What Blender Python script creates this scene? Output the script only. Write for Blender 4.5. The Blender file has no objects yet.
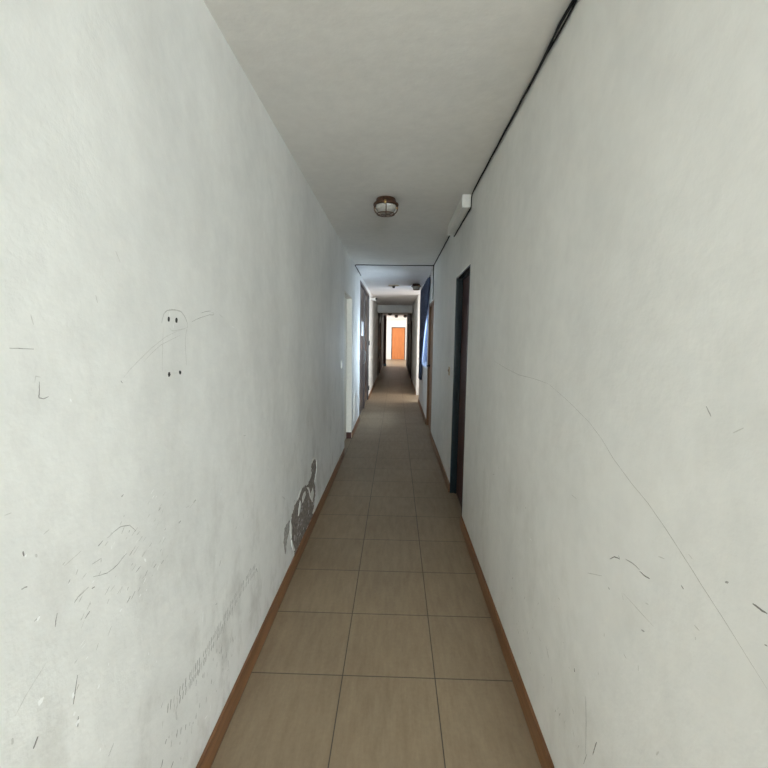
import bpy, bmesh, math, random
from mathutils import Vector, Matrix
random.seed(7)
scene = bpy.context.scene
scene.cycles.diffuse_bounces = 12; scene.cycles.max_bounces = 16; scene.cycles.transparent_max_bounces = 12
col = scene.collection
PI = math.pi
# corridor measurements (metres): camera at x=0, y=0; the corridor runs along +y
H, XL, XR, CAMZ = 2.5, -0.617, 0.537, 1.466
Y0, YE = .35, 20.4           # corridor mouth (lobby behind it), far end of the corridor
YL = -8.0                    # back wall of the lobby behind the camera
ROOM_END = 26.35             # end wall of the bright far room
WT = 0.12                    # wall thickness

# ------------------------------------------------------------------ materials
def new_mat(name):
    m = bpy.data.materials.new(name); m.use_nodes = True
    nt = m.node_tree; b = nt.nodes['Principled BSDF']
    return m, nt, b
def node(nt, t, **kw):
    n = nt.nodes.new(t)
    for k, v in kw.items(): setattr(n, k, v)
    return n
def noise(nt, scale, detail=4, rough=.55, vec=None, mscale=None):
    n = node(nt, 'ShaderNodeTexNoise'); n.inputs['Scale'].default_value = scale
    n.inputs['Detail'].default_value = detail; n.inputs['Roughness'].default_value = rough
    g = node(nt, 'ShaderNodeTexCoord')
    if mscale:
        mp = node(nt, 'ShaderNodeMapping'); mp.inputs['Scale'].default_value = mscale
        nt.links.new(g.outputs['Object'], mp.inputs['Vector']); nt.links.new(mp.outputs[0], n.inputs['Vector'])
    else: nt.links.new(g.outputs['Object'], n.inputs['Vector'])
    return n
def ramp(nt, src, stops):
    r = node(nt, 'ShaderNodeValToRGB'); nt.links.new(src, r.inputs[0])
    e = r.color_ramp.elements
    while len(e) < len(stops): e.new(.5)
    for k, (p, c) in enumerate(stops):
        e[k].position = p; e[k].color = (*c, 1) if len(c) == 3 else c
    return r
def mix(nt, fac, a, b, mode='MIX'):
    m = node(nt, 'ShaderNodeMix', data_type='RGBA', blend_type=mode)
    for k, v in ((0, fac), (6, a), (7, b)):
        if hasattr(v, 'is_linked') or hasattr(v, 'links'): nt.links.new(v, m.inputs[k])
        else: m.inputs[k].default_value = v if k == 0 else (*v, 1)
    return m.outputs[2]
def bump(nt, b, src, strength, dist):
    u = node(nt, 'ShaderNodeBump'); u.inputs['Strength'].default_value = strength; u.inputs['Distance'].default_value = dist
    nt.links.new(src, u.inputs['Height']); nt.links.new(u.outputs[0], b.inputs['Normal'])
def simple(name, c, rough=.5, metal=0, var=.08, scale=30, bumpd=0):
    m, nt, b = new_mat(name)
    n = noise(nt, scale)
    r = ramp(nt, n.outputs[0], [(.3, tuple(x*(1-var) for x in c)), (.7, tuple(min(1, x*(1+var)) for x in c))])
    nt.links.new(r.outputs[0], b.inputs['Base Color'])
    b.inputs['Roughness'].default_value = rough; b.inputs['Metallic'].default_value = metal
    if bumpd: bump(nt, b, n.outputs[0], .5, bumpd)
    return m
def plaster(name, c, dirt, seed, rough=.55, smudge=.5, mott=.93):
    m, nt, b = new_mat(name)
    big = noise(nt, 1.6, 5, .6, mscale=(1, 1, .55)); fine = noise(nt, 14, 5, .6); grit = noise(nt, 90, 3)
    base = ramp(nt, big.outputs[0], [(.3, tuple(x*mott for x in c)), (.6, c)]).outputs[0]
    f2 = ramp(nt, fine.outputs[0], [(.35, (.95,)*3), (.65, (1,)*3)]).outputs[0]
    base = mix(nt, 1.0, base, f2, 'MULTIPLY')
    # scuffed and dirty low zone, patchy (wear with a shape of its own)
    g = node(nt, 'ShaderNodeTexCoord'); sx = node(nt, 'ShaderNodeSeparateXYZ'); nt.links.new(g.outputs['Object'], sx.inputs[0])
    low = node(nt, 'ShaderNodeMapRange'); low.inputs[1].default_value = .05; low.inputs[2].default_value = 1.5
    low.inputs[3].default_value = 1; low.inputs[4].default_value = 0; nt.links.new(sx.outputs[2], low.inputs[0])
    pn = noise(nt, 4.5, 8, .68, mscale=(1, 1.2, .7))
    pr = ramp(nt, pn.outputs[0], [(.50, (0,)*3), (.68, (1,)*3)])
    mu = node(nt, 'ShaderNodeMath', operation='MULTIPLY'); nt.links.new(low.outputs[0], mu.inputs[0]); nt.links.new(pr.outputs[0], mu.inputs[1])
    m2 = node(nt, 'ShaderNodeMath', operation='MULTIPLY'); nt.links.new(mu.outputs[0], m2.inputs[0]); m2.inputs[1].default_value = smudge
    base = mix(nt, m2.outputs[0], base, dirt)
    nt.links.new(base, b.inputs['Base Color']); b.inputs['Roughness'].default_value = rough
    b.inputs['Specular IOR Level'].default_value = .3
    ad = node(nt, 'ShaderNodeMath', operation='MULTIPLY_ADD'); nt.links.new(grit.outputs[0], ad.inputs[0]); ad.inputs[1].default_value = .12; nt.links.new(fine.outputs[0], ad.inputs[2])
    bump(nt, b, ad.outputs[0], .35, .006)
    return m
def wood(name, c1, c2, rough=.45, axis=2, scale=1.0, spec=.5):
    m, nt, b = new_mat(name)
    ms = [22, 22, 22]; ms[axis] = 1.3
    n = noise(nt, scale*1.6, 7, .6, mscale=tuple(ms))
    r = ramp(nt, n.outputs[0], [(.32, c1), (.66, c2)])
    nt.links.new(r.outputs[0], b.inputs['Base Color']); b.inputs['Roughness'].default_value = rough
    bump(nt, b, n.outputs[0], .15, .002); b.inputs['Specular IOR Level'].default_value = spec
    return m
def tile_floor(name):
    m, nt, b = new_mat(name)
    g = node(nt, 'ShaderNodeTexCoord'); mp = node(nt, 'ShaderNodeMapping')
    mp.inputs['Location'].default_value = (.2065+.4*20, -1.6311+.4*20, 0)
    nt.links.new(g.outputs['Object'], mp.inputs['Vector'])
    br = node(nt, 'ShaderNodeTexBrick'); br.offset = 0; br.squash = 1
    br.inputs['Scale'].default_value = 1; br.inputs['Brick Width'].default_value = .4; br.inputs['Row Height'].default_value = .4
    br.inputs['Mortar Size'].default_value = .0022; br.inputs['Mortar Smooth'].default_value = .1; br.inputs['Bias'].default_value = 0
    br.inputs['Color1'].default_value = (.92, .92, .92, 1); br.inputs['Color2'].default_value = (1, 1, 1, 1); br.inputs['Mortar'].default_value = (0, 0, 0, 1)
    nt.links.new(mp.outputs[0], br.inputs['Vector'])
    gr = noise(nt, 5, 7, .62, mscale=(5.5, 1.1, 1)); cl = noise(nt, 1.8, 4); fn = noise(nt, 60, 3)
    a = ramp(nt, gr.outputs[0], [(.3, FLOOR_A), (.7, FLOOR_B)]).outputs[0]
    a = mix(nt, 1.0, a, ramp(nt, cl.outputs[0], [(.3, (.86, .85, .85)), (.7, (1, 1, 1))]).outputs[0], 'MULTIPLY')
    a = mix(nt, .8, a, ramp(nt, fn.outputs[0], [(.3, (.9,)*3), (.7, (1,)*3)]).outputs[0], 'MULTIPLY')
    a = mix(nt, 1.0, a, br.outputs['Color'], 'MULTIPLY')
    a = mix(nt, br.outputs['Fac'], a, (.075, .058, .045))
    nt.links.new(a, b.inputs['Base Color']); b.inputs['Roughness'].default_value = .5
    b.inputs['Specular IOR Level'].default_value = .3
    iv = node(nt, 'ShaderNodeMath', operation='SUBTRACT'); iv.inputs[0].default_value = 1; nt.links.new(br.outputs['Fac'], iv.inputs[1])
    bump(nt, b, iv.outputs[0], .5, .002)
    return m
FLOOR_A, FLOOR_B = (.275, .205, .133), (.35, .268, .178)
WALLC = (.835, .83, .805)
M = {}
M['wall_left'] = plaster('old_white_plaster', WALLC, (.42, .40, .36), 1, smudge=.6, mott=.84)
M['wall_right'] = plaster('white_plaster', WALLC, (.45, .43, .38), 2, smudge=.3, mott=.9)
M['ceiling'] = plaster('grey_ceiling_paint', (.80, .785, .755), (.4, .4, .4), 3, rough=.8, smudge=0)
M['ceiling_white'] = plaster('white_ceiling_paint', (.80, .785, .78), (.4, .4, .4), 4, rough=.8, smudge=0)
M['room_white'] = plaster('room_white_paint', (.86, .85, .82), (.5, .5, .5), 5, smudge=.1)
M['floor'] = tile_floor('beige_ceramic_tiles')
M['skirting'] = wood('varnished_brown_skirting', (.14, .062, .026), (.27, .125, .052), .42, axis=1)
M['dark_door'] = wood('dark_brown_varnished_door', (.04, .017, .014), (.085, .034, .027), .6, spec=.2)
M['panelling'] = wood('dark_brown_panelling', (.05, .03, .025), (.10, .06, .045), .6, spec=.2)
M['dark_frame'] = simple('black_teal_gloss_paint', (.013, .025, .032), .26)
M['brown_door'] = wood('mid_brown_door', (.16, .075, .035), (.26, .13, .06), .45)
M['landing_door'] = simple('smoky_brown_lacquered_door', (.060, .042, .042), .28, var=.25, scale=5)
M['orange_door'] = wood('orange_brown_veneer', (.50, .165, .045), (.66, .23, .072), .45)
M['cream_door'] = simple('cream_painted_door', (.66, .63, .56), .5)
M['jamb'] = simple('cream_jamb_paint', (.72, .69, .62), .55, var=.05)
M['white'] = simple('white_plastic', (.82, .81, .77), .4, var=.03)
M['paper'] = simple('white_paper', (.85, .86, .90), .8, var=.02)
M['black'] = simple('black_cable_sheath', (.004, .004, .005), .75)
M['bronze'] = simple('aged_bronze', (.085, .042, .024), .42, metal=.6, var=.5, scale=60)
M['brass'] = simple('dull_brass', (.42, .28, .11), .32, metal=.9, var=.25)
M['steel'] = simple('steel', (.5, .5, .5), .35, metal=.9)
M['beige'] = simple('beige_plastic', (.45, .36, .25), .5)
M['curtain'] = simple('navy_curtain_cloth', (.055, .068, .115), .85, var=.3, scale=14)
M['alu'] = simple('white_window_metal', (.66, .68, .70), .4)
m, nt, b = new_mat('ribbed_lamp_glass')
n = noise(nt, 35); r = ramp(nt, n.outputs[0], [(.3, (.40, .37, .32)), (.7, (.56, .53, .47))]); nt.links.new(r.outputs[0], b.inputs['Base Color'])
b.inputs['Roughness'].default_value = .12; b.inputs['Transmission Weight'].default_value = .35; M['glass'] = m
m, nt, b = new_mat('frosted_pane')
nt.nodes.remove(b); o = nt.nodes['Material Output']
n = noise(nt, 40); r = ramp(nt, n.outputs[0], [(.3, (.80, .86, .95)), (.7, (.88, .93, 1.0))])
tl = node(nt, 'ShaderNodeBsdfTranslucent'); tp = node(nt, 'ShaderNodeBsdfTransparent'); gl = node(nt, 'ShaderNodeBsdfGlossy'); gl.inputs['Roughness'].default_value = .25
nt.links.new(r.outputs[0], tl.inputs[0]); nt.links.new(r.outputs[0], tp.inputs[0])
x1 = node(nt, 'ShaderNodeMixShader'); x1.inputs[0].default_value = .985; nt.links.new(tl.outputs[0], x1.inputs[1]); nt.links.new(tp.outputs[0], x1.inputs[2])
x2 = node(nt, 'ShaderNodeMixShader'); x2.inputs[0].default_value = .06; nt.links.new(x1.outputs[0], x2.inputs[1]); nt.links.new(gl.outputs[0], x2.inputs[2])
nt.links.new(x2.outputs[0], o.inputs[0]); M['frosted'] = m
# marks on the plaster
M['pencil'] = simple('pencil_scratch', (.37, .36, .34), .8, var=.25, scale=120)
M['faint'] = simple('faint_scratch', (.60, .59, .56), .8, var=.12, scale=120)
M['dark'] = simple('dark_scuff', (.22, .21, .195), .8, var=.4, scale=120)
M['mblack'] = simple('black_mark', (.02, .02, .02), .8)
M['chip'] = simple('fresh_white_chip', (.93, .93, .92), .6, var=.02)
M['groove'] = simple('filled_groove', (.52, .51, .48), .8, var=.2, scale=90)
M['crack'] = simple('hairline_crack', (.44, .43, .40), .8, var=.12, scale=60)
M['tread'] = simple('rubber_tread_mark', (.36, .35, .33), .85, var=.2, scale=80)
M['bare'] = simple('bare_mortar', (.21, .175, .15), .95, var=.5, scale=55, bumpd=.012)
M['smear'] = simple('grey_exposed_skim', (.36, .34, .315), .9, var=.4, scale=70)
M['flake'] = simple('loose_paint_flake', (.70, .69, .64), .7, var=.1, scale=60)

# ------------------------------------------------------------------ mesh helpers
class MB:
    def __init__(s): s.bm = bmesh.new(); s.mats = []
    def mi(s, m):
        if m not in s.mats: s.mats.append(m)
        return s.mats.index(m)
    def box(s, x0, x1, y0, y1, z0, z1, m, bev=0):
        t = bmesh.new(); bmesh.ops.create_cube(t, size=1)
        for v in t.verts: v.co = Vector(((x0+x1)/2+v.co.x*(x1-x0), (y0+y1)/2+v.co.y*(y1-y0), (z0+z1)/2+v.co.z*(z1-z0)))
        if bev: bmesh.ops.bevel(t, geom=t.edges[:], offset=bev, segments=2, affect='EDGES', profile=.6)
        return s.add(t, m)
    def add(s, t, m, mat=None, smooth=False):
        i = s.mi(m); vm = {}
        for v in t.verts: vm[v] = s.bm.verts.new(mat @ v.co if mat else v.co)
        for f in t.faces:
            try: g = s.bm.faces.new([vm[v] for v in f.verts]); g.material_index = i; g.smooth = smooth
            except ValueError: pass
        t.free(); return s
    def face(s, pts, m, smooth=False):
        f = s.bm.faces.new([s.bm.verts.new(p) for p in pts]); f.material_index = s.mi(m); f.smooth = smooth; return f
    def lathe(s, prof, m, n=32, mat=None, wave=None, cap=True):
        t = bmesh.new(); rings = []
        for (r, z) in prof:
            rings.append([t.verts.new((r*math.cos(2*PI*k/n)*(1+(wave(k, n) if wave else 0)), r*math.sin(2*PI*k/n)*(1+(wave(k, n) if wave else 0)), z)) for k in range(n)])
        for a, b in zip(rings, rings[1:]):
            for k in range(n): t.faces.new((a[k], a[(k+1) % n], b[(k+1) % n], b[k]))
        if cap: t.faces.new(rings[0][::-1]); t.faces.new(rings[-1])
        bmesh.ops.recalc_face_normals(t, faces=t.faces[:])
        return s.add(t, m, mat, True)
    def tube(s, pts, r, m, n=10):
        P = [Vector(p) for p in pts]; t = bmesh.new(); rings = []
        for k, p in enumerate(P):
            d = (P[min(k+1, len(P)-1)] - P[max(k-1, 0)]).normalized()
            a = d.orthogonal().normalized() if abs(d.z) > .95 else Vector((0, 0, 1)).cross(d).normalized()
            c = d.cross(a)
            rings.append([t.verts.new(p + r*(math.cos(2*PI*j/n)*a + math.sin(2*PI*j/n)*c)) for j in range(n)])
        for a, b in zip(rings, rings[1:]):
            for k in range(n): t.faces.new((a[k], a[(k+1) % n], b[(k+1) % n], b[k]))
        t.faces.new(rings[0][::-1]); t.faces.new(rings[-1])
        bmesh.ops.recalc_face_normals(t, faces=t.faces[:])
        return s.add(t, m, None, True)
    def build(s, name, parent=None, origin=None):
        me = bpy.data.meshes.new(name)
        if origin is not None: bmesh.ops.translate(s.bm, verts=s.bm.verts[:], vec=-Vector(origin))
        s.bm.to_mesh(me); s.bm.free()
        for m in s.mats: me.materials.append(m)
        o = bpy.data.objects.new(name, me); col.objects.link(o)
        if origin is not None: o.location = origin
        if parent: o.parent = parent
        return o
def tag(o, label=None, cat=None, group=None, kind=None):
    for k, v in (('label', label), ('category', cat), ('group', group), ('kind', kind)):
        if v: o[k] = v
    return o
def empty(name, loc, rot=(0, 0, 0)):
    o = bpy.data.objects.new(name, None); col.objects.link(o); o.location = loc; o.rotation_euler = rot
    o.empty_display_size = .1
    return o
def copy_tree(o, parent=None):
    c = o.copy(); col.objects.link(c)
    if parent: c.parent = parent
    for ch in list(o.children): copy_tree(ch, c)
    return c
MARKS_LEFT = [
    ('pencil', 3, [(0.83, 1.024), (0.851, 1.028), (0.873, 1.029), (0.904, 1.018), (0.924, 0.995)]),
    ('pencil', 3, [(0.784, 0.964), (0.805, 0.955), (0.824, 0.948), (0.844, 0.947), (0.86, 0.949), (0.877, 0.955), (0.89, 0.957)]),
    ('faint', 3, [(0.598, 0.836), (0.61, 0.845), (0.621, 0.854), (0.641, 0.865), (0.661, 0.876)]),
    ('dark', 8, [(0.625, 0.747), (0.63, 0.753), (0.635, 0.759)]),
    ('faint', 8, [(0.59, 0.804), (0.591, 0.793)]),
    ('pencil', 2.5, [(0.74, 0.947), (0.77, 0.951)]),
    ('faint', 2.5, [(0.715, 1.028), (0.757, 1.035)]),
    ('pencil', 2, [(0.783, 0.992), (0.81, 0.99)]),
    ('faint', 2, [(0.735, 0.946), (0.76, 0.954)]),
    ('dark', 5, [(0.635, 1.101), (0.636, 1.092)]),
    ('faint', 7, [(0.657, 1.083), (0.66, 1.077)]),
    ('pencil', 4, [(0.686, 0.927), (0.688, 0.938), (0.692, 0.95)]),
    ('dark', 4, [(0.778, 0.942), (0.786, 0.941)]),
    ('pencil', 5, [(0.627, 1.039), (0.638, 1.037)]),
    ('pencil', 4, [(1.203, 0.948), (1.22, 0.95)]),
    ('faint', 4, [(1.158, 0.951), (1.18, 0.948)]),
    ('faint', 5, [(0.711, 1.032), (0.717, 1.035)]),
    ('pencil', 3, [(0.645, 0.968), (0.657, 0.97)]),
    ('faint', 3, [(0.609, 1.175), (0.621, 1.174)]),
    ('faint', 3, [(0.676, 1.11), (0.688, 1.113)]),
    ('dark', 6, [(1.003, 0.341), (1.011, 0.349)]),
    ('dark', 6, [(0.982, 0.297), (0.99, 0.31)]),
    ('dark', 6, [(1.025, 0.243), (1.039, 0.248)]),
    ('pencil', 4, [(1.062, 0.354), (1.061, 0.386), (1.069, 0.395)]),
    ('chip', 5, [(0.952, 0.908), (0.957, 0.898)]),
    ('chip', 6, [(0.855, 0.836), (0.862, 0.839)]),
    ('chip', 4, [(0.883, 0.846), (0.886, 0.848)]),
    ('chip', 4, [(0.926, 0.824), (0.931, 0.828)]),
    ('chip', 8, [(1.234, 0.531), (1.241, 0.563)]),
    ('chip', 11, [(0.64, 0.817), (0.65, 0.82)]),
    ('chip', 8, [(0.712, 0.759), (0.715, 0.768)]),
    ('chip', 9, [(0.715, 0.698), (0.724, 0.7)]),
    ('chip', 6, [(0.713, 0.721), (0.714, 0.728)]),
    ('chip', 6, [(0.778, 0.718), (0.781, 0.725)]),
    ('chip', 5, [(1.264, 0.179), (1.271, 0.197)]),
    ('chip', 6, [(0.65, 0.966), (0.656, 0.969)]),
    ('chip', 4, [(0.772, 0.577), (0.773, 0.584)]),
    ('chip', 4, [(1.226, 0.189), (1.245, 0.184)]),
    ('chip', 4, [(0.639, 1.089), (0.64, 1.093)]),
    ('chip', 3, [(1.398, 0.9), (1.401, 0.893)]),
    ('dark', 4, [(0.713, 0.745), (0.728, 0.794)]),
    ('faint', 6, [(0.723, 0.766), (0.73, 0.772)]),
    ('dark', 4, [(0.72, 0.689), (0.723, 0.709)]),
    ('groove', 5, [(1.072, 1.492), (1.075, 1.504), (1.085, 1.519), (1.1, 1.527), (1.124, 1.531), (1.152, 1.531), (1.173, 1.528), (1.191, 1.516), (1.204, 1.5), (1.207, 1.484)]),
    ('groove', 3, [(1.205, 1.487), (1.195, 1.466), (1.189, 1.443), (1.189, 1.411), (1.192, 1.374)]),
    ('faint', 2.5, [(0.91, 1.365), (0.933, 1.381), (0.969, 1.401), (1.022, 1.429), (1.088, 1.457), (1.144, 1.472), (1.205, 1.484)]),
    ('faint', 2.5, [(0.987, 1.396), (1.021, 1.416), (1.064, 1.436), (1.11, 1.448), (1.16, 1.461)]),
    ('pencil', 2.5, [(1.23, 1.501), (1.264, 1.511), (1.295, 1.518), (1.351, 1.529), (1.38, 1.53), (1.386, 1.535), (1.369, 1.538)]),
    ('pencil', 2.5, [(1.291, 1.531), (1.324, 1.538), (1.363, 1.542)]),
    ('faint', 3, [(1.429, 1.535), (1.461, 1.523)]),
    ('faint', 3, [(1.108, 1.482), (1.116, 1.475), (1.131, 1.473), (1.152, 1.476), (1.196, 1.482)]),
    ('chip', 3, [(1.126, 1.493), (1.126, 1.48)]),
    ('chip', 2.5, [(1.111, 1.524), (1.11, 1.51)]),
    ('chip', 3, [(1.168, 1.358), (1.169, 1.352)]),
    ('chip', 3, [(1.536, 1.494), (1.556, 1.493)]),
    ('faint', 2, [(1.115, 1.357), (1.139, 1.355)]),
    ('faint', 3, [(1.078, 1.481), (1.073, 1.444), (1.068, 1.407), (1.066, 1.366)]),
    ('dark', 3, [(0.9, 1.359), (0.905, 1.353)]),
    ('dark', 3, [(0.69, 1.38), (0.689, 1.365), (0.687, 1.352), (0.696, 1.349), (0.707, 1.351)]),
    ('pencil', 2.5, [(0.64, 1.439), (0.659, 1.438), (0.684, 1.436)]),
    ('faint', 3, [(0.683, 1.494), (0.687, 1.477)]),
    ('faint', 3, [(0.837, 1.542), (0.841, 1.527)]),
    ('faint', 3, [(0.905, 1.644), (0.919, 1.621)]),
    ('chip', 4, [(0.754, 1.34), (0.756, 1.334)]),
    ('faint', 3, [(0.681, 1.379), (0.684, 1.39), (0.693, 1.387)]),
    ('dark', 5, [(1.746, 0.412), (1.758, 0.386)]),
    ('chip', 5, [(1.234, 0.54), (1.242, 0.561)]),
    ('faint', 3, [(1.178, 0.941), (1.222, 0.948)]),
    ('faint', 3, [(1.395, 0.908), (1.413, 0.92)]),
    ('pencil', 3, [(2.178, 0.576), (2.24, 0.533)]),
]
MARKS_RIGHT = [
    ('crack', 2.5, [(2.243, 1.341), (1.986, 1.32), (1.783, 1.308), (1.589, 1.312), (1.433, 1.309)]),
    ('crack', 2.5, [(1.433, 1.309), (1.262, 1.274), (1.126, 1.24), (1.05, 1.21), (0.987, 1.176), (0.908, 1.145), (0.842, 1.124), (0.781, 1.097), (0.73, 1.071), (0.677, 1.043), (0.631, 1.02), (0.587, 0.996), (0.547, 0.975)]),
    ('dark', 4, [(0.972, 0.928), (0.952, 0.945), (0.93, 0.952), (0.936, 0.958)]),
    ('pencil', 4, [(0.907, 0.965), (0.876, 0.971), (0.853, 0.971)]),
    ('dark', 5, [(0.853, 0.968), (0.835, 0.968), (0.818, 0.972)]),
    ('dark', 5, [(0.584, 1.079), (0.573, 1.079), (0.56, 1.08)]),
    ('pencil', 6, [(0.635, 1.08), (0.629, 1.085)]),
    ('dark', 4, [(0.729, 1.015), (0.722, 1.012)]),
    ('black', 7, [(1.115, 0.511), (1.111, 0.503)]),
    ('black', 2.5, [(1.04, 0.493), (1.028, 0.423), (1.019, 0.341)]),
    ('dark', 6, [(0.984, 0.378), (0.977, 0.406), (0.97, 0.431)]),
    ('pencil', 3, [(1.108, 0.388), (1.1, 0.379)]),
    ('pencil', 3, [(1.1, 0.331), (1.088, 0.32)]),
    ('pencil', 4, [(1.026, 0.303), (1.014, 0.347)]),
    ('faint', 3, [(0.904, 0.882), (0.846, 0.883), (0.794, 0.884)]),
    ('pencil', 4, [(0.71, 1.354), (0.697, 1.339)]),
    ('faint', 4, [(0.649, 1.322), (0.631, 1.334)]),
    ('faint', 4, [(0.689, 0.966), (0.677, 0.964)]),
    ('faint', 4, [(0.886, 0.747), (0.874, 0.745)]),
    ('pencil', 4, [(1.265, 0.35), (1.258, 0.33)]),
    ('pencil', 4, [(1.324, 0.41), (1.297, 0.389)]),
    ('faint', 4, [(1.395, 0.391), (1.374, 0.388)]),
    ('pencil', 3, [(1.786, 0.412), (1.775, 0.395)]),
    ('pencil', 4, [(2.161, 0.735), (2.129, 0.743)]),
    ('dark', 3, [(1.628, 0.243), (1.612, 0.232)]),
    ('chip', 4, [(1.535, 0.69), (1.518, 0.692)]),
    ('faint', 4, [(0.825, 0.914), (0.815, 0.917)]),
    ('faint', 3, [(0.797, 1.033), (0.779, 1.038)]),
    ('faint', 4, [(1.202, 1.0), (1.168, 1.001)]),
    ('faint', 4, [(1.075, 0.829), (1.003, 0.865)]),
    ('faint', 3, [(0.718, 1.082), (0.708, 1.078)]),
    ('pencil', 3, [(0.559, 1.034), (0.554, 1.035)]),
]
PATCHES = [
    ('plaster', [(3.096, 0.51), (3.129, 0.49), (3.162, 0.439), (3.144, 0.394), (3.094, 0.364), (3.06, 0.339), (3.1, 0.287), (3.124, 0.23), (3.074, 0.183), (3.04, 0.13), (2.879, 0.123), (2.707, 0.124), (2.571, 0.118), (2.443, 0.119), (2.408, 0.162), (2.369, 0.223), (2.347, 0.287), (2.363, 0.332), (2.385, 0.368), (2.416, 0.387), (2.48, 0.407), (2.564, 0.407), (2.605, 0.426), (2.654, 0.436), (2.748, 0.419), (2.836, 0.402), (2.922, 0.397), (2.976, 0.426), (2.969, 0.485), (3.024, 0.516)]),
    ('smear', [(2.374, 0.353), (2.326, 0.369), (2.279, 0.372), (2.225, 0.372), (2.206, 0.332), (2.195, 0.288), (2.21, 0.23), (2.244, 0.193), (2.255, 0.231), (2.275, 0.272), (2.313, 0.291), (2.353, 0.311)]),
    ('flake', [(2.795, 0.397), (2.863, 0.348), (2.919, 0.262), (2.891, 0.306), (2.994, 0.199), (3.042, 0.254), (3.012, 0.307), (2.92, 0.291), (2.878, 0.358)]),
    ('flake', [(2.592, 0.381), (2.627, 0.353), (2.589, 0.304), (2.543, 0.296), (2.556, 0.34)]),
    ('flake', [(2.748, 0.385), (2.766, 0.352), (2.675, 0.332), (2.664, 0.366), (2.702, 0.388)]),
    ('flake', [(2.354, 0.356), (2.382, 0.296), (2.37, 0.236), (2.337, 0.292), (2.334, 0.339)]),
    ('flake', [(2.369, 0.226), (2.408, 0.165), (2.448, 0.113), (2.416, 0.122), (2.368, 0.19)]),
    ('flake', [(3.04, 0.13), (3.122, 0.114), (3.088, 0.083), (2.992, 0.114)]),
    ('flake', [(3.163, 0.473), (3.215, 0.422), (3.196, 0.359), (3.109, 0.321), (3.093, 0.335), (3.162, 0.388)]),
    ('flake', [(2.672, 0.443), (2.617, 0.429), (2.57, 0.412), (2.535, 0.412), (2.576, 0.437), (2.63, 0.449)]),
    ('flake', [(3.097, 0.527), (3.146, 0.491), (3.08, 0.518), (3.001, 0.517), (3.017, 0.531)]),
    ('slot', [(1.104, 1.511), (1.11, 1.511), (1.112, 1.505), (1.109, 1.498), (1.103, 1.498), (1.102, 1.504)]),
    ('slot', [(1.143, 1.51), (1.15, 1.51), (1.152, 1.504), (1.149, 1.496), (1.142, 1.496), (1.14, 1.503)]),
    ('slot', [(1.095, 1.361), (1.101, 1.361), (1.104, 1.354), (1.101, 1.349), (1.095, 1.348), (1.092, 1.355)]),
    ('slot', [(1.151, 1.361), (1.158, 1.36), (1.161, 1.355), (1.158, 1.349), (1.152, 1.35), (1.149, 1.356)]),
]
P_R, P_L, P_BACK, P_WIN, P_PASS, P_FAR, EXPO = 24, 3, 790, 140, 50, 120, 0.0
P_FILL = 7  # power of the added fill under the lobby ceiling

# ------------------------------------------------------------------ walls with openings, marks inside the wall meshes
def wall_panels(mb, xa, xb, y0, y1, openings, m, ztop=H):
    """wall slab between x=xa and x=xb; openings are (ya, yb, za, zb)"""
    ys = sorted({y0, y1, *[v for o in openings for v in o[:2]]})
    for a, b in zip(ys, ys[1:]):
        cuts = [(o[2], o[3]) for o in openings if o[0] <= a + 1e-6 and o[1] >= b - 1e-6]
        z = 0
        for (za, zb) in sorted(cuts):
            if za > z: mb.box(xa, xb, a, b, z, za, m)
            z = zb
        if z < ztop: mb.box(xa, xb, a, b, z, ztop, m)
def ribbon(mb, pts, w, x, sgn, m):
    """a thin tapering stroke lying on the wall plane x; pts are (y, z)"""
    P = [Vector((0, p[0], p[1])) for p in pts]
    Q = [P[0]]
    for a, b in zip(P, P[1:]):
        for k in range(1, 5): Q.append(a.lerp(b, k/4) + Vector((0, random.uniform(-1, 1), random.uniform(-1, 1)))*w*.15)
    L, R = [], []
    for k, p in enumerate(Q):
        d = (Q[min(k+1, len(Q)-1)] - Q[max(k-1, 0)]).normalized(); nrm = Vector((0, -d.z, d.y))
        ww = w*.5*(.35 + .65*math.sin(PI*min(1, (k+.6)/(len(Q)+.2))))*random.uniform(.7, 1.15)
        L.append(p+nrm*ww); R.append(p-nrm*ww)
    vs = [[mb.bm.verts.new((x, q.y, q.z)) for q in S] for S in (L, R)]
    i = mb.mi(m)
    for k in range(len(Q)-1):
        f = mb.bm.faces.new((vs[0][k], vs[0][k+1], vs[1][k+1], vs[1][k])); f.material_index = i
def blot(mb, pts, x, sgn, m, thick):
    """a flat chip or patch with a little thickness"""
    t = bmesh.new(); f = t.faces.new([t.verts.new((x - sgn*.004, y, z)) for y, z in pts])
    r = bmesh.ops.extrude_face_region(t, geom=[f])
    for v in r['geom']:
        if isinstance(v, bmesh.types.BMVert): v.co.x = x + sgn*thick
    bmesh.ops.recalc_face_normals(t, faces=t.faces[:]); bmesh.ops.triangulate(t, faces=t.faces[:])
    mb.add(t, m)
def rough_outline(pts, amp, n=4):
    out = []
    for a, b in zip(pts, pts[1:] + pts[:1]):
        for k in range(n):
            f = k/n; out.append((a[0]+(b[0]-a[0])*f + random.uniform(-amp, amp), a[1]+(b[1]-a[1])*f + random.uniform(-amp, amp)*.5))
    return out
MM = dict(pencil='pencil', faint='faint', dark='dark', chip='chip', groove='groove', crack='crack', black='mblack')
DOOR_L1 = (4.93, 5.79)           # doorway in the left wall
DOOR_L2 = (7.06, 9.42)           # lacquered double doors, left
DOOR_R1 = (3.075, 3.775)         # near dark door, right
DOOR_R2 = (5.93, 6.80)           # brown door, right
WIN = (6.98, 8.62, .92, 2.34)    # frosted window, right
PASS = (9.19, 10.3)              # side passage, right
DOOR_R3 = (13.7, 14.5)
DOOR_R4 = (16.6, 17.4)
DOOR_L3 = (15.6, 16.4)

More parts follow.
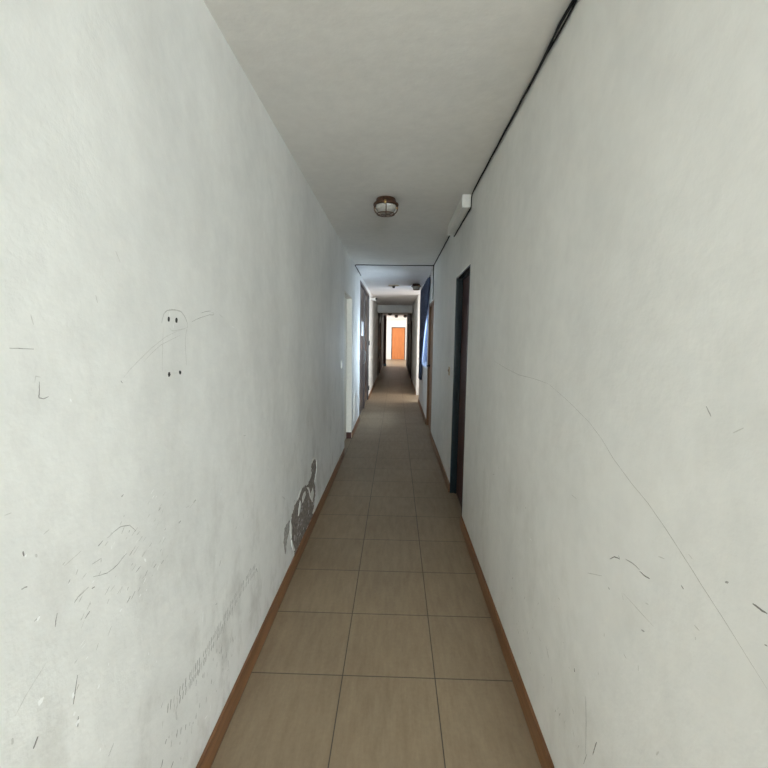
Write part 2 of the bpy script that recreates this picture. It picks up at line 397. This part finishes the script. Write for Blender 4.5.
mb = MB()
wall_panels(mb, XL-WT, XL, Y0, YE, [(*DOOR_L1, 0, 2.0), (*DOOR_L2, 0, 2.41), (*DOOR_L3, 0, 2.0)], M['wall_left'])
for k, w, pts in MARKS_LEFT: ribbon(mb, pts, w*.001*(.62 if k != 'chip' else 1), XL+(.0009 if k != 'chip' else .0014), 1, M[MM[k]])
for k, pts in PATCHES:
    if k == 'plaster': blot(mb, rough_outline([(a, .086 if b < .135 else b) for a, b in pts], .016, 6), XL, 1, M['bare'], .0010)
    elif k == 'smear': blot(mb, rough_outline(pts, .010, 3), XL, 1, M['smear'], .0008)
    elif k == 'flake': blot(mb, rough_outline(pts, .004, 3), XL, 1, M['flake'], .0035)
    elif k == 'slot': blot(mb, pts, XL, 1, M['mblack'], .0008)
for k in range(46):      # crumbs of paint left on the bare patch and along its edge
    t = random.random(); y = 2.42 + t*.66; z = .12 + random.random()*(.10 + .27*t); a = random.uniform(.2, 1.3); l = random.uniform(.01, .035)
    ribbon(mb, [(y, z), (y+l*math.cos(a), z+l*math.sin(a))], random.uniform(.006, .018), XL+.0016, 1, M[random.choice(['flake', 'smear', 'smear', 'faint'])])
for k in range(30):
    y = 2.2 + random.random()*.95; z = .16 + random.random()*.36; l = random.uniform(.01, .05)
    if z > .30 + .22*(y-2.2): ribbon(mb, [(y, z), (y+l*.3, z+l)], random.uniform(.003, .008), XL+.0006, 1, M['faint'])
# bicycle tyre tread rubbed along the wall at about 0.41 m, short slanting bars
y = 1.02
while y < 1.75:
    z = .415 + .012*math.sin(y*9)
    for dz in (-.014, .012):
        if random.random() < .85:
            l = random.uniform(.008, .014)
            ribbon(mb, [(y, z+dz-l), (y+.006, z+dz+l)], .0046, XL+.0008, 1, M['tread' if random.random() < .75 else 'faint'])
    y += random.uniform(.011, .018)
for k in range(70):      # scattered small scuffs and chips on the lower left wall
    y = random.uniform(.62, 3.4); z = random.uniform(.16, 1.15)
    a = random.uniform(-.4, 1.2); l = random.uniform(.004, .022)
    ribbon(mb, [(y, z), (y+l*math.cos(a), z+l*math.sin(a))], random.uniform(.0015, .004), XL+.0008, 1, M[random.choice(['faint', 'faint', 'faint', 'pencil'])])
for k in range(60):
    y = random.uniform(.95, 1.5); z = random.uniform(.2, .40); l = random.uniform(.006, .02)
    ribbon(mb, [(y, z), (y+l*.3, z+l)], random.uniform(.002, .004), XL+.0008, 1, M[random.choice(['faint', 'tread', 'pencil'])])
for k in range(22):
    y = random.uniform(.7, 2.6); z = random.uniform(.2, 1.0); l = random.uniform(.003, .008)
    ribbon(mb, [(y, z), (y+l*.4, z+l)], random.uniform(.002, .004), XL+.0014, 1, M['chip'])
for k in range(70):
    y = random.uniform(.72, 1.05); z = .92 + (y-.85)*.2 + random.uniform(-.12, .12); l = random.uniform(.004, .02); a = random.uniform(.2, 1.0)
    ribbon(mb, [(y, z), (y+l*math.cos(a), z+l*math.sin(a))], random.uniform(.0012, .003), XL+.0008, 1, M[random.choice(['faint', 'faint', 'pencil', 'chip'])])
for k in range(14):
    y = random.uniform(.85, 1.05); z = .86 + (y-.85)*.3 + random.uniform(-.09, .12); l = random.uniform(.006, .02)
    ribbon(mb, [(y, z), (y+l, z+l*.5)], .002, XL+.0008, 1, M['faint'])
tag(mb.build('wall_left'), kind='structure')

mb = MB()
wall_panels(mb, XR, XR+WT, Y0, YE, [(*DOOR_R1, 0, 2.0), (*DOOR_R2, 0, 2.0), WIN, (*PASS, 0, H), (*DOOR_R3, 0, 2.0), (*DOOR_R4, 0, 2.0)], M['wall_right'])
for k, w, pts in MARKS_RIGHT: ribbon(mb, pts, w*.001*(.62 if k != 'chip' else 1), XR-(.0009 if k != 'chip' else .0014), -1, M[MM[k]])
for k in range(40):
    y = random.uniform(.6, 2.6); z = random.uniform(.15, .95); a = random.uniform(0, 3); l = random.uniform(.004, .016)
    ribbon(mb, [(y, z), (y+l*math.cos(a), z+l*math.sin(a))], random.uniform(.0015, .0035), XR-.0008, -1, M[random.choice(['faint', 'faint', 'pencil'])])
for k in range(26):
    y = random.uniform(1.0, 1.75); z = .30 + random.uniform(-.10, .12); l = random.uniform(.005, .016)
    ribbon(mb, [(y, z), (y-l*.4, z+l)], random.uniform(.0015, .003), XR-.0008, -1, M[random.choice(['faint', 'pencil', 'faint'])])
tag(mb.build('wall_right'), kind='structure')

# floor, ceilings, beam, far room, wall behind the camera
mb = MB(); mb.box(XL-WT-.2, 2.4, Y0, YE, -.1, 0, M['floor']); mb.box(-2.5, 2.5, YL-.1, Y0, -.1, 0, M['floor']); mb.box(-2.4, 2.9, YE, ROOM_END, -.1, 0, M['floor'])
tag(mb.build('floor'), kind='structure')
mb = MB(); mb.box(XL-WT-.2, 2.4, Y0, 6.08, H, H+.1, M['ceiling']); mb.box(-2.5, 2.5, YL-.1, Y0, H, H+.1, M['ceiling']); mb.box(XL-WT-.2, 2.4, 6.08, YE, H, H+.1, M['ceiling_white'])
mb.box(-2.4, 2.9, YE, ROOM_END, H, H+.1, M['room_white'])
tag(mb.build('ceiling'), kind='structure')
mb = MB(); mb.box(XL, XR, 13.75, 14.15, 2.255, H, M['wall_right'], .006)
tag(mb.build('trim_1'), kind='structure')
# lobby behind the camera, with windows to the right, left and back
def lobby_wall(n, axis, at, a, b, op):
    mb = MB(); us = sorted({a, b, op[0], op[1]})
    for u, v in zip(us, us[1:]):
        for z0, z1 in (((0, op[2]), (op[3], H)) if op[0] <= u and v <= op[1] else ((0, H),)):
            if axis == 'x': mb.box(at, at+.1, u, v, z0, z1, M['wall_right'])
            else: mb.box(u, v, at, at+.1, z0, z1, M['wall_right'])
    return tag(mb.build('wall_'+n), kind='structure')
LW_R, LW_L, LW_B = (-2.4, -1.2, 1.3, 2.4), (-2.2, -.2, 1.7, 2.42), (0, 2.35, .7, 2.42)
lobby_wall('lobby_right', 'x', 2.3, YL, Y0, LW_R); lobby_wall('lobby_left', 'x', -2.4, YL, Y0, LW_L); lobby_wall('lobby_back', 'y', YL-.1, -2.4, 2.4, LW_B)
mb = MB(); mb.box(-2.4, XL-WT, Y0, Y0+.1, 0, H, M['wall_left']); mb.box(XR+WT, 2.4, Y0, Y0+.1, 0, H, M['wall_right'])
tag(mb.build('wall_lobby_front'), kind='structure')
mb = MB()                                                   # far room
mb.box(-2.4, 2.9, ROOM_END, ROOM_END+.1, 0, H, M['room_white'])
mb.box(-2.4, XL-WT, YE-.1, YE, 0, H, M['room_white']); mb.box(XR+WT, 2.9, YE-.1, YE, 0, H, M['room_white'])
tag(mb.build('wall_far'), kind='structure')
mb = MB(); wall_panels(mb, -2.5, -2.4, YE-.1, ROOM_END+.1, [(21.4, 25.4, .3, 2.3)], M['room_white'])
tag(mb.build('wall_far_left'), kind='structure')
mb = MB(); wall_panels(mb, 2.9, 3.0, YE-.1, ROOM_END+.1, [(21.4, 25.4, .3, 2.3)], M['room_white'])
tag(mb.build('wall_far_right'), kind='structure')
mb = MB()                                                   # side passage on the right
mb.box(XR+WT, 2.1, PASS[0]-.1, PASS[0], 0, H, M['wall_right']); mb.box(XR+WT, 2.1, PASS[1], PASS[1]+.1, 0, H, M['wall_right'])
tag(mb.build('wall_passage'), kind='structure')
def window(n, x, y0, y1, z0, z1, bars, t=.04, d=.05):
    f = MB()
    f.box(x, x+d, y0, y1, z0, z0+t, M['alu']); f.box(x, x+d, y0, y1, z1-t, z1, M['alu'])
    for k in range(bars+1):
        yy = y0 + (y1-y0-t)*k/bars; f.box(x, x+d, yy, yy+t, z0+t, z1-t, M['alu'])
    w = tag(f.build('window_%d' % n), kind='structure')
    for k in range(bars):
        a = y0 + (y1-y0-t)*k/bars + t; b = y0 + (y1-y0-t)*(k+1)/bars
        g = MB(); g.box(x+d*.4, x+d*.55, a, b, z0+t, z1-t, M['frosted']); g.build('pane', w)
    return w
window(1, XR+.065, *WIN, 2)
window(3, -2.47, 21.4, 25.4, .3, 2.3, 4); window(4, 2.93, 21.4, 25.4, .3, 2.3, 4)
window(5, 2.05, PASS[0], PASS[1], .15, 2.45, 2)
window(2, 2.33, *LW_R, 3); window(6, -2.37, *LW_L, 3)

# skirting boards, one board per stretch of wall
def skirt(name, side, spans, m=None, h=.088, t=.0128):
    mb = MB()
    for a, b in spans:
        if side == 'L': mb.box(XL, XL+t, a, b, 0, h, m or M['skirting'], .003)
        else: mb.box(XR-t, XR, a, b, 0, h, m or M['skirting'], .003)
    return tag(mb.build(name), kind='structure')
skirt('baseboard_left', 'L', [(Y0, .42), (.424, 2.05), (2.053, DOOR_L1[0]), (DOOR_L1[1], DOOR_L2[0]-.03), (DOOR_L2[1]+.03, DOOR_L3[0]), (DOOR_L3[1], 20.1)])
skirt('baseboard_right', 'R', [(Y0, 1.2), (1.203, DOOR_R1[0]), (DOOR_R1[1], DOOR_R2[0]), (DOOR_R2[1], PASS[0]), (PASS[1], DOOR_R3[0]), (DOOR_R3[1], DOOR_R4[0]), (DOOR_R4[1], YE)])
mb = MB(); mb.box(XL-.072, XL, DOOR_L1[1]-.034, DOOR_L1[1]-.0205, 0, .088, M['dark_door'], .002)
tag(mb.build('baseboard_doorway'), kind='structure')

# ------------------------------------------------------------------ doors (recessed; empties at their base)
def lever(parent, x, y, z, sgn, along, m):
    h = MB(); h.lathe([(.024, 0), (.024, .006), (.011, .008), (.009, .05)], m, 16, Matrix.Translation((x, y, z)) @ Matrix.Rotation(sgn*PI/2, 4, 'Y'))
    h.tube([(x+sgn*.045, y, z), (x+sgn*.047, y+along*.03, z), (x+sgn*.045, y+along*.11, z-.004)], .008, m)
    return h.build('handle', parent)
def door(n, side, span, top, leafm, framem, rec, ft, label, handle=None, hm=None, stop=True):
    s = 1 if side == 'R' else -1; xw = XR if side == 'R' else XL
    root = empty('door_%d' % n, (xw+s*WT/2, (span[0]+span[1])/2, 0)); tag(root, label, 'door', kind='structure')
    O = root.location
    def bx(mb, d0, d1, y0, y1, z0, z1, m, bev=0):
        a, b = sorted((xw+s*d0, xw+s*d1)); mb.box(a-O.x, b-O.x, y0-O.y, y1-O.y, z0, z1, m, bev)
    f = MB()
    bx(f, -.002, WT, span[0], span[0]+ft, 0, top, framem, .002); bx(f, -.002, WT, span[1]-ft, span[1], 0, top, framem, .002)
    bx(f, -.002, WT, span[0]+ft, span[1]-ft, top-ft, top, framem, .002)
    if stop:
        bx(f, rec-.016, rec, span[1]-ft-.012, span[1]-ft, 0, top-ft, framem); bx(f, rec-.016, rec, span[0]+ft, span[0]+ft+.012, 0, top-ft, framem); bx(f, rec-.016, rec, span[0]+ft+.012, span[1]-ft-.012, top-ft-.012, top-ft, framem)
    f.build('frame', root)
    l = MB(); bx(l, rec, rec+.04, span[0]+ft+.002, span[1]-ft-.002, .006, top-ft-.002, leafm, .002)
    lf = l.build('leaf', root)
    if handle: lever(lf, xw+s*rec-O.x, handle-O.y, 1.0, -s, -1 if handle > O.y else 1, hm or M['brass'])
    return root
door(1, 'R', DOOR_R1, 2.0, M['dark_door'], M['dark_frame'], .058, .014, 'dark brown door recessed in a glossy black frame, nearest on the right wall')
door(2, 'R', DOOR_R2, 2.0, M['brown_door'], M['brown_door'], .03, .035, 'mid brown wooden door with lever handle beside the dark blue curtain', 6.70, M['mblack'])
door(3, 'L', DOOR_L1, 2.0, M['cream_door'], M['jamb'], .075, .02, 'cream doorway in the left wall just past the light switch', 5.06, M['steel'], stop=False)
door(4, 'L', DOOR_L3, 2.0, M['dark_door'], M['dark_door'], .04, .05, 'dark door on the left wall beyond the ceiling beam', 16.3)
door(5, 'R', DOOR_R3, 2.0, M['dark_door'], M['dark_door'], .04, .05, 'dark reddish door on the right wall just before the ceiling beam', 13.8)
door(6, 'R', DOOR_R4, 2.0, M['dark_door'], M['dark_door'], .04, .05, 'dark door on the right wall beyond the ceiling beam', 16.7)
# double lacquered doors
root = empty('door_7', (XL-.06, sum(DOOR_L2)/2, 0)); tag(root, 'tall dark lacquered double door with a paper notice on the left wall', 'door', kind='structure')
O = root.location
def bl(mb, x0, x1, y0, y1, z0, z1, m, bev=0): mb.box(x0-O.x, x1-O.x, y0-O.y, y1-O.y, z0, z1, m, bev)
a, b = DOOR_L2; c = 8.24
f = MB(); bl(f, XL-WT, XL+.004, a, a+.05, 0, 2.41, M['landing_door'], .003); bl(f, XL-WT, XL+.004, b-.05, b, 0, 2.41, M['landing_door'], .003)
bl(f, XL-WT, XL+.004, a+.05, b-.05, 2.36, 2.41, M['landing_door'], .003); bl(f, XL-WT, XL+.004, c-.03, c+.03, 0, 2.36, M['landing_door'], .003)
f.build('frame', root)
for (y0, y1) in ((a+.05, c-.03), (c+.03, b-.05)):
    l = MB(); bl(l, XL-.06, XL-.025, y0+.003, y1-.003, .008, 2.352, M['landing_door'], .003)
    for (z0, z1) in ((.15, 1.0), (1.15, 2.22)):
        bl(l, XL-.03, XL-.019, y0+.1, y1-.1, z0, z1, M['landing_door'], .006)
    lf = l.build('leaf', root)
    h = MB(); yy = (y1-.06 if y0 < 8 else y0+.06) - O.y; xx = XL-.025-O.x
    h.tube([(xx, yy, .92), (xx+.035, yy, .94), (xx+.035, yy, 1.16), (xx, yy, 1.18)], .008, M['steel']); h.build('handle', lf)
for z in (.28, 1.31):
    h = MB(); h.lathe([(.012, -.05), (.012, .05)], M['mblack'], 12, Matrix.Translation((XL+.012-O.x, b-.03-O.y, z))); h.build('hinge', root)

# orange-brown door in the end wall
root = empty('door_8', (.165, ROOM_END, 0)); tag(root, 'orange brown veneered door in a dark frame at the far end of the corridor', 'door', kind='structure')
f = MB(); W = .40
f.box(-W-.035, -W, -.03, 0, 0, 2.06, M['dark_door'], .003); f.box(W, W+.035, -.03, 0, 0, 2.06, M['dark_door'], .003); f.box(-W, W, -.03, 0, 2.02, 2.06, M['dark_door'], .003); f.build('frame', root)
l = MB(); l.box(-W+.002, W-.002, -.022, -.001, .01, 2.018, M['orange_door'], .002); lf = l.build('leaf', root)
h = MB(); h.lathe([(.022, 0), (.018, .03), (.026, .05), (.02, .065)], M['brass'], 16, Matrix.Translation((W-.07, -.022, 1.0)) @ Matrix.Rotation(PI/2, 4, 'X')); h.build('knob', lf)
# dark jamb where the corridor meets the far room
mb = MB(); mb.box(XL, -.465, YE-.1, YE, 0, H, M['dark_door'], .004); mb.box(XL+.01, -.45, YE-.13, YE-.1, 0, .12, M['dark_frame'], .004)
tag(mb.build('trim_2'), kind='structure')
for nm, xa, xb, holes in (('trim_3', XL, XL+.012, DOOR_L3), ('trim_4', XR-.012, XR, DOOR_R4)):     # dark wooden panelling past the beam
    mb = MB()
    for a, b in ((14.16, holes[0]-.01), (holes[1]+.01, YE-.14)):
        n = max(1, round((b-a)/.45))
        for k in range(n): mb.box(xa, xb, a+(b-a)*k/n+.003, a+(b-a)*(k+1)/n-.003, .09, 2.495, M['panelling'], .002)
    tag(mb.build(nm), kind='structure')

# ------------------------------------------------------------------ ceiling lanterns
def make_lantern(loc):
    root = empty('ceiling_lantern', loc)
    m = MB(); m.lathe([(.070, 0), (.074, -.006), (.076, -.022), (.084, -.030), (.086, -.040), (.080, -.044)], M['bronze'], 40); m.build('base', root)
    m = MB(); m.lathe([(.080, -.036), (.0945, -.038), (.0965, -.045), (.0945, -.052), (.082, -.054), (.070, -.052)], M['bronze'], 40)
    ring = m.build('rim', root)
    for k in range(3):
        a = 2*PI*k/3 + .5; s = MB(); s.lathe([(.008, -.060), (.010, -.056), (.010, -.038), (.006, -.034)], M['brass'], 10, Matrix.Translation((.090*math.cos(a), .090*math.sin(a), 0))); s.build('screw', ring)
    m = MB(); pr = []
    for k in range(13):
        t = k/12*PI/2; pr.append((max(.004, .078*math.cos(t)**.75), -.05 - .064*math.sin(t)))
    m.lathe(pr, M['glass'], 96, wave=lambda k, n: .012*math.cos(2*PI*k*24/n)); m.build('glass_dome', root)
    m = MB()
    for k in range(4):
        a = PI/4*2*k + .05
        m.tube([((.088 if j < 3 else .088*math.cos((j-2)/8*PI/2)**.6+.002)*math.cos(a), (.088 if j < 3 else .088*math.cos((j-2)/8*PI/2)**.6+.002)*math.sin(a), -.046 - (0 if j == 0 else .008*j if j < 3 else .016+.058*math.sin((j-2)/8*PI/2))) for j in range(11)], .0038, M['bronze'], 8)
    n = 40; rr = .066; zz = -.112
    m.tube([(rr*math.cos(2*PI*k/n), rr*math.sin(2*PI*k/n), zz) for k in range(n+1)], .0036, M['bronze'], 8)
    m.build('cage', root)
    return root
lan = make_lantern((-.091, 3.215, H))
tag(lan, 'bronze caged ceiling lantern with ribbed glass, nearest to the viewer', 'ceiling lamp', 'caged ceiling lanterns')
for loc, rz, lab in (((.385, 8.2, H), .6, 'caged ceiling lantern by the right wall near the blue curtain'),
                     ((-.27, 18.0, H), .3, 'small pale far lantern on the left, beyond the ceiling beam'),
                     ((.01, 20.1, H), .9, 'middle one of the small far lanterns, dark against the bright room'),
                     ((.43, 19.9, H), 1.4, 'rightmost of the small far lanterns, beyond the ceiling beam')):
    o = copy_tree(lan); o.location = loc; o.rotation_euler.z = rz; o['label'] = lab
# bare lamp holder on a ceiling rose
r_ = empty('lamp_holder', (-.06, 8.45, H)); tag(r_, 'bare lamp holder on a flat ceiling rose past the ceiling cable', 'lamp holder')
m = MB(); m.lathe([(.115, 0), (.115, -.006), (.095, -.014), (.03, -.018)], M['beige'], 32); m.build('ceiling_rose', r_)
m = MB(); m.lathe([(.026, -.016), (.028, -.03), (.022, -.05), (.018, -.056)], M['mblack'], 20); m.build('socket', r_)

# ------------------------------------------------------------------ plastic box and cables at the right ceiling corner
r_ = empty('trunking_box', (XR-.035, 3.52, H)); tag(r_, 'long white plastic box fixed in the corner of ceiling and right wall', 'electrical box')
O = r_.location
m = MB(); m.box(-.034, .034, -.40, .42, -.088, -.001, M['white'], .003); m.build('body', r_)
m = MB(); m.box(-.036, .035, -.415, -.40, -.091, -.001, M['white'], .002); m.build('end_cap', r_)
m = MB(); m.box(-.036, .035, .42, .43, -.091, -.001, M['white'], .002); m.build('end_cap', r_)
r_ = empty('ceiling_cable', (XR, 0, H)); tag(r_, 'black cable bundle running along the right ceiling corner, with a branch across the ceiling', 'cable')
def strand(ph, amp, rad):
    pts = []; y = Y0+.03
    while y < 3.02:
        a = amp*(1 if y < 1.6 else .55); loose = .010*math.exp(-((y-1.47)/.09)**2)*(1 if ph == 0 else (-.2 if ph < 3 else .4))
        pts.append((-.010 + a*math.cos(y*7+ph) - loose, y, -.011 + a*math.sin(y*7+ph) - loose*.3)); y += .06
    pts += [(-.008, 3.06, -.014), (-.007, 3.088, -.03), (-.006, 3.092, -.085), (-.008, 3.097, -.097)]
    y = 3.15
    while y < 3.93: pts.append((-.008 + .002*math.cos(y*8+ph), y, -.098 + .002*math.sin(y*8+ph))); y += .12
    pts += [(-.008, 3.955, -.098), (-.008, 3.975, -.07), (-.008, 3.985, -.02)]
    y = 4.05
    while y < 6.05: pts.append((-.008 + .003*math.cos(y*6+ph), y, -.009 + .002*math.sin(y*6+ph))); y += .1
    return pts
for ph, amp, rad in ((0, .0036, .0036), (2.1, .0036, .0034), (4.2, .0036, .0034)):
    m = MB(); P = strand(ph, amp, rad); m.tube(P, rad, M['black'], 8); m.build('strand', r_)
m = MB(); m.tube([(-.008, 6.03, -.008), (-.02, 6.065, -.007), (-.2, 6.075, -.006), (-.6, 6.076, -.007), (-1.0, 6.07, -.006), (-1.13, 6.07, -.007), (-1.147, 6.09, -.009), (-1.146, 6.5, -.010), (-1.147, 7.1, -.009)], .0058, M['black'], 8); m.build('branch', r_)
m = MB(); m.tube([(-.008, 6.03, -.009), (-.007, 6.06, -.02), (-.007, 6.068, -.1), (-.007, 6.07, -.3), (-.007, 6.07, -.49)], .006, M['black'], 8); m.build('drop', r_)

# ------------------------------------------------------------------ small fittings
r_ = empty('light_switch', (XL, 4.66, 1.14)); tag(r_, 'white square light switch on the left wall before the doorway', 'light switch')
m = MB(); m.box(0, .010, -.042, .042, -.042, .042, M['white'], .003); m.build('plate', r_)
m = MB(); m.box(.009, .016, -.016, .016, -.022, .022, M['paper'], .002); m.build('rocker', r_)
r_ = empty('door_bell', (XR, 4.05, 1.135)); tag(r_, 'small beige push button plate on the right wall past the near dark door', 'bell push')
m = MB(); m.box(-.010, 0, -.03, .03, -.042, .042, M['beige'], .003); m.build('plate', r_)
m = MB(); m.lathe([(.012, 0), (.012, .005), (.009, .007)], M['brown_door'], 16, Matrix.Translation((-.010, 0, .005)) @ Matrix.Rotation(-PI/2, 4, 'Y')); m.build('button', r_)
m = MB(); m.box(XL-.0195, XL-.0175, 7.62, 8.12, 1.47, 1.74, M['paper'])
tag(m.build('paper_notice', None, (XL-.019, 7.87, 1.6)), 'white paper notice stuck on the dark double door', 'notice')
r_ = empty('hatch_cover', (XL, 6.25, .39)); tag(r_, 'small white hatch cover low on the left wall past the doorway', 'hatch cover')
m = MB(); m.box(0, .016, -.20, .20, -.2, .2, M['white'], .003); m.build('panel', r_)
m = MB(); m.box(.016, .020, -.17, .17, -.17, .17, M['white'], .002); m.build('raised_field', r_)
r_ = empty('security_camera', (XL, 9.72, 2.33)); tag(r_, 'small white security camera high on the left wall past the double door', 'security camera')
m = MB(); m.lathe([(.035, 0), (.035, .012), (.014, .016), (.012, .06)], M['white'], 20, Matrix.Rotation(PI/2, 4, 'Y')); m.build('bracket', r_)
m = MB(); m.lathe([(.030, -.08), (.034, -.07), (.034, .07), (.030, .078)], M['white'], 24, Matrix.Translation((.085, -.01, .0)) @ Matrix.Rotation(.9, 4, 'Z') @ Matrix.Rotation(PI/2, 4, 'X')); bd = m.build('body', r_)
m = MB(); m.lathe([(.029, .0785), (.029, .084), (.02, .086)], M['mblack'], 20, Matrix.Translation((.085, -.01, .0)) @ Matrix.Rotation(.9, 4, 'Z') @ Matrix.Rotation(PI/2, 4, 'X')); m.build('lens', r_)

# ------------------------------------------------------------------ dark blue curtain drawn to the far side of the window
r_ = empty('window_curtain', (XR-.03, 7.5, 0)); tag(r_, 'dark blue curtain gathered to the far side of the window on the right wall', 'curtain')
O = r_.location
m = MB(); m.tube([(.0, 6.46-7.5, 2.41), (.0, 8.62-7.5, 2.41)], .009, M['steel'], 10)
for yy in (6.49, 8.58): m.tube([(.03, yy-7.5, 2.41), (0, yy-7.5, 2.41)], .006, M['steel'], 8)
m.build('rail', r_)
NX, NZ = 96, 40; grid = []
t = bmesh.new()
def edge_y(z):            # near edge of the cloth at height z
    pts = [(2.40, 6.50), (1.95, 6.72), (1.76, 6.98), (1.41, 7.42), (1.18, 7.68), (1.0, 7.95), (.62, 8.08)]
    for (za, ya), (zb, yb) in zip(pts, pts[1:]):
        if zb <= z <= za: return ya + (yb-ya)*(za-z)/(za-zb)
    return pts[-1][1]
for j in range(NZ+1):
    z = 2.40 - (2.40-.62)*j/NZ; row = []
    y0, y1 = edge_y(z), 8.55 - .08*(j/NZ)
    for k in range(NX+1):
        f = k/NX; y = y0 + (y1-y0)*f
        x = .018*math.sin(f*2*PI*11 + .5*math.sin(j*.25)) + .003*math.sin(f*40+j*.4)
        row.append(t.verts.new((x-.004, y-7.5, z)))
    grid.append(row)
for j in range(NZ):
    for k in range(NX): t.faces.new((grid[j][k], grid[j][k+1], grid[j+1][k+1], grid[j+1][k]))
m = MB(); m.add(t, M['curtain'], None, True); cl = m.build('cloth', r_)
sd = cl.modifiers.new('thickness', 'SOLIDIFY'); sd.thickness = .003
m = MB(); m.tube([(.024, 7.93-7.5, 1.02), (-.026, 7.96-7.5, 1.0), (-.028, 8.2-7.5, 1.0), (-.026, 8.45-7.5, 1.02), (.024, 8.48-7.5, 1.04)], .008, M['curtain'], 8); m.build('tie_back', r_)

# ------------------------------------------------------------------ light: daylight at the windows, plus one added fill in the lobby
def area(name, loc, rot, sx, sy, power, c, spread=PI):
    l = bpy.data.lights.new(name, 'AREA'); l.shape = 'RECTANGLE'; l.size = sx; l.size_y = sy; l.energy = power; l.color = c; l.spread = spread
    o = bpy.data.objects.new(name, l); col.objects.link(o); o.location = loc; o.rotation_euler = rot; return o
area('daylight_lobby_right', (2.28, -1.8, 1.85), (0, PI/2, 0), 1.05, 1.15, P_R, (.90, 1.0, 1.0))
area('daylight_lobby_left', (-2.28, -1.2, 2.06), (0, -PI/2, 0), .68, 1.9, P_L, (.86, 1.0, 1.03))
area('daylight_lobby_back', (1.2, YL+.03, 1.55), (PI/2, 0, 0), 2.2, 1.65, P_BACK, (.87, 1.0, 1.06))
area('lobby_top_fill', (-.25, -.7, 2.44), (0, 0, 0), .6, .6, P_FILL, (.88, 1.0, 1.0))  # added fill to brighten the upper walls near the mouth, no fixture here
area('daylight_window', (XR+.055, 7.8, 1.63), (0, PI/2+.06, 0), 1.36, 1.58, P_WIN, (.66, .84, 1.0), math.radians(150))
area('daylight_passage', (1.9, 9.75, 1.25), (0, PI/2-.45, 0), 1.8, 1.0, P_PASS, (1.0, .95, .90))
area('daylight_far_left', (-2.38, 23.4, 1.4), (0, -PI/2, 0), 1.9, 3.9, P_FAR, (1.0, .98, .95), math.radians(150))
area('daylight_far_right', (2.88, 23.4, 1.4), (0, PI/2, 0), 1.9, 3.9, P_FAR, (1.0, .98, .95), math.radians(150))
w = bpy.data.worlds.new('sky'); scene.world = w; w.use_nodes = True
bg = w.node_tree.nodes['Background']; bg.inputs[0].default_value = (.75, .85, 1, 1); bg.inputs[1].default_value = .32

# ------------------------------------------------------------------ camera
f_, pit, yaw, rol, cx, cy = 409.44, .10269, .02332, .01399, 385.594, 378.635
cp, sp, c, s = math.cos(pit), math.sin(pit), math.cos(yaw), math.sin(yaw)
F = Vector((-s*cp, c*cp, -sp)); R = Vector((c, s, 0)); U = R.cross(F)
R2 = math.cos(rol)*R + math.sin(rol)*U; U2 = -math.sin(rol)*R + math.cos(rol)*U
cam = bpy.data.cameras.new('camera'); co = bpy.data.objects.new('camera', cam); col.objects.link(co)
mt = Matrix.Identity(4)
for k in range(3): mt[k][0], mt[k][1], mt[k][2] = R2[k], U2[k], -F[k]
mt[0][3], mt[1][3], mt[2][3] = 0, 0, CAMZ
co.matrix_world = mt
cam.sensor_width = 36; cam.lens = f_/768*36; cam.shift_x = (384-cx)/768; cam.shift_y = (cy-384)/768
cam.clip_start = .02; cam.clip_end = 200
scene.camera = co
vs = scene.view_settings
scene.display_settings.display_device = 'sRGB'; vs.view_transform = 'Standard'; vs.look = 'None'; vs.gamma = 1; vs.use_curve_mapping = False
vs.exposure = EXPO
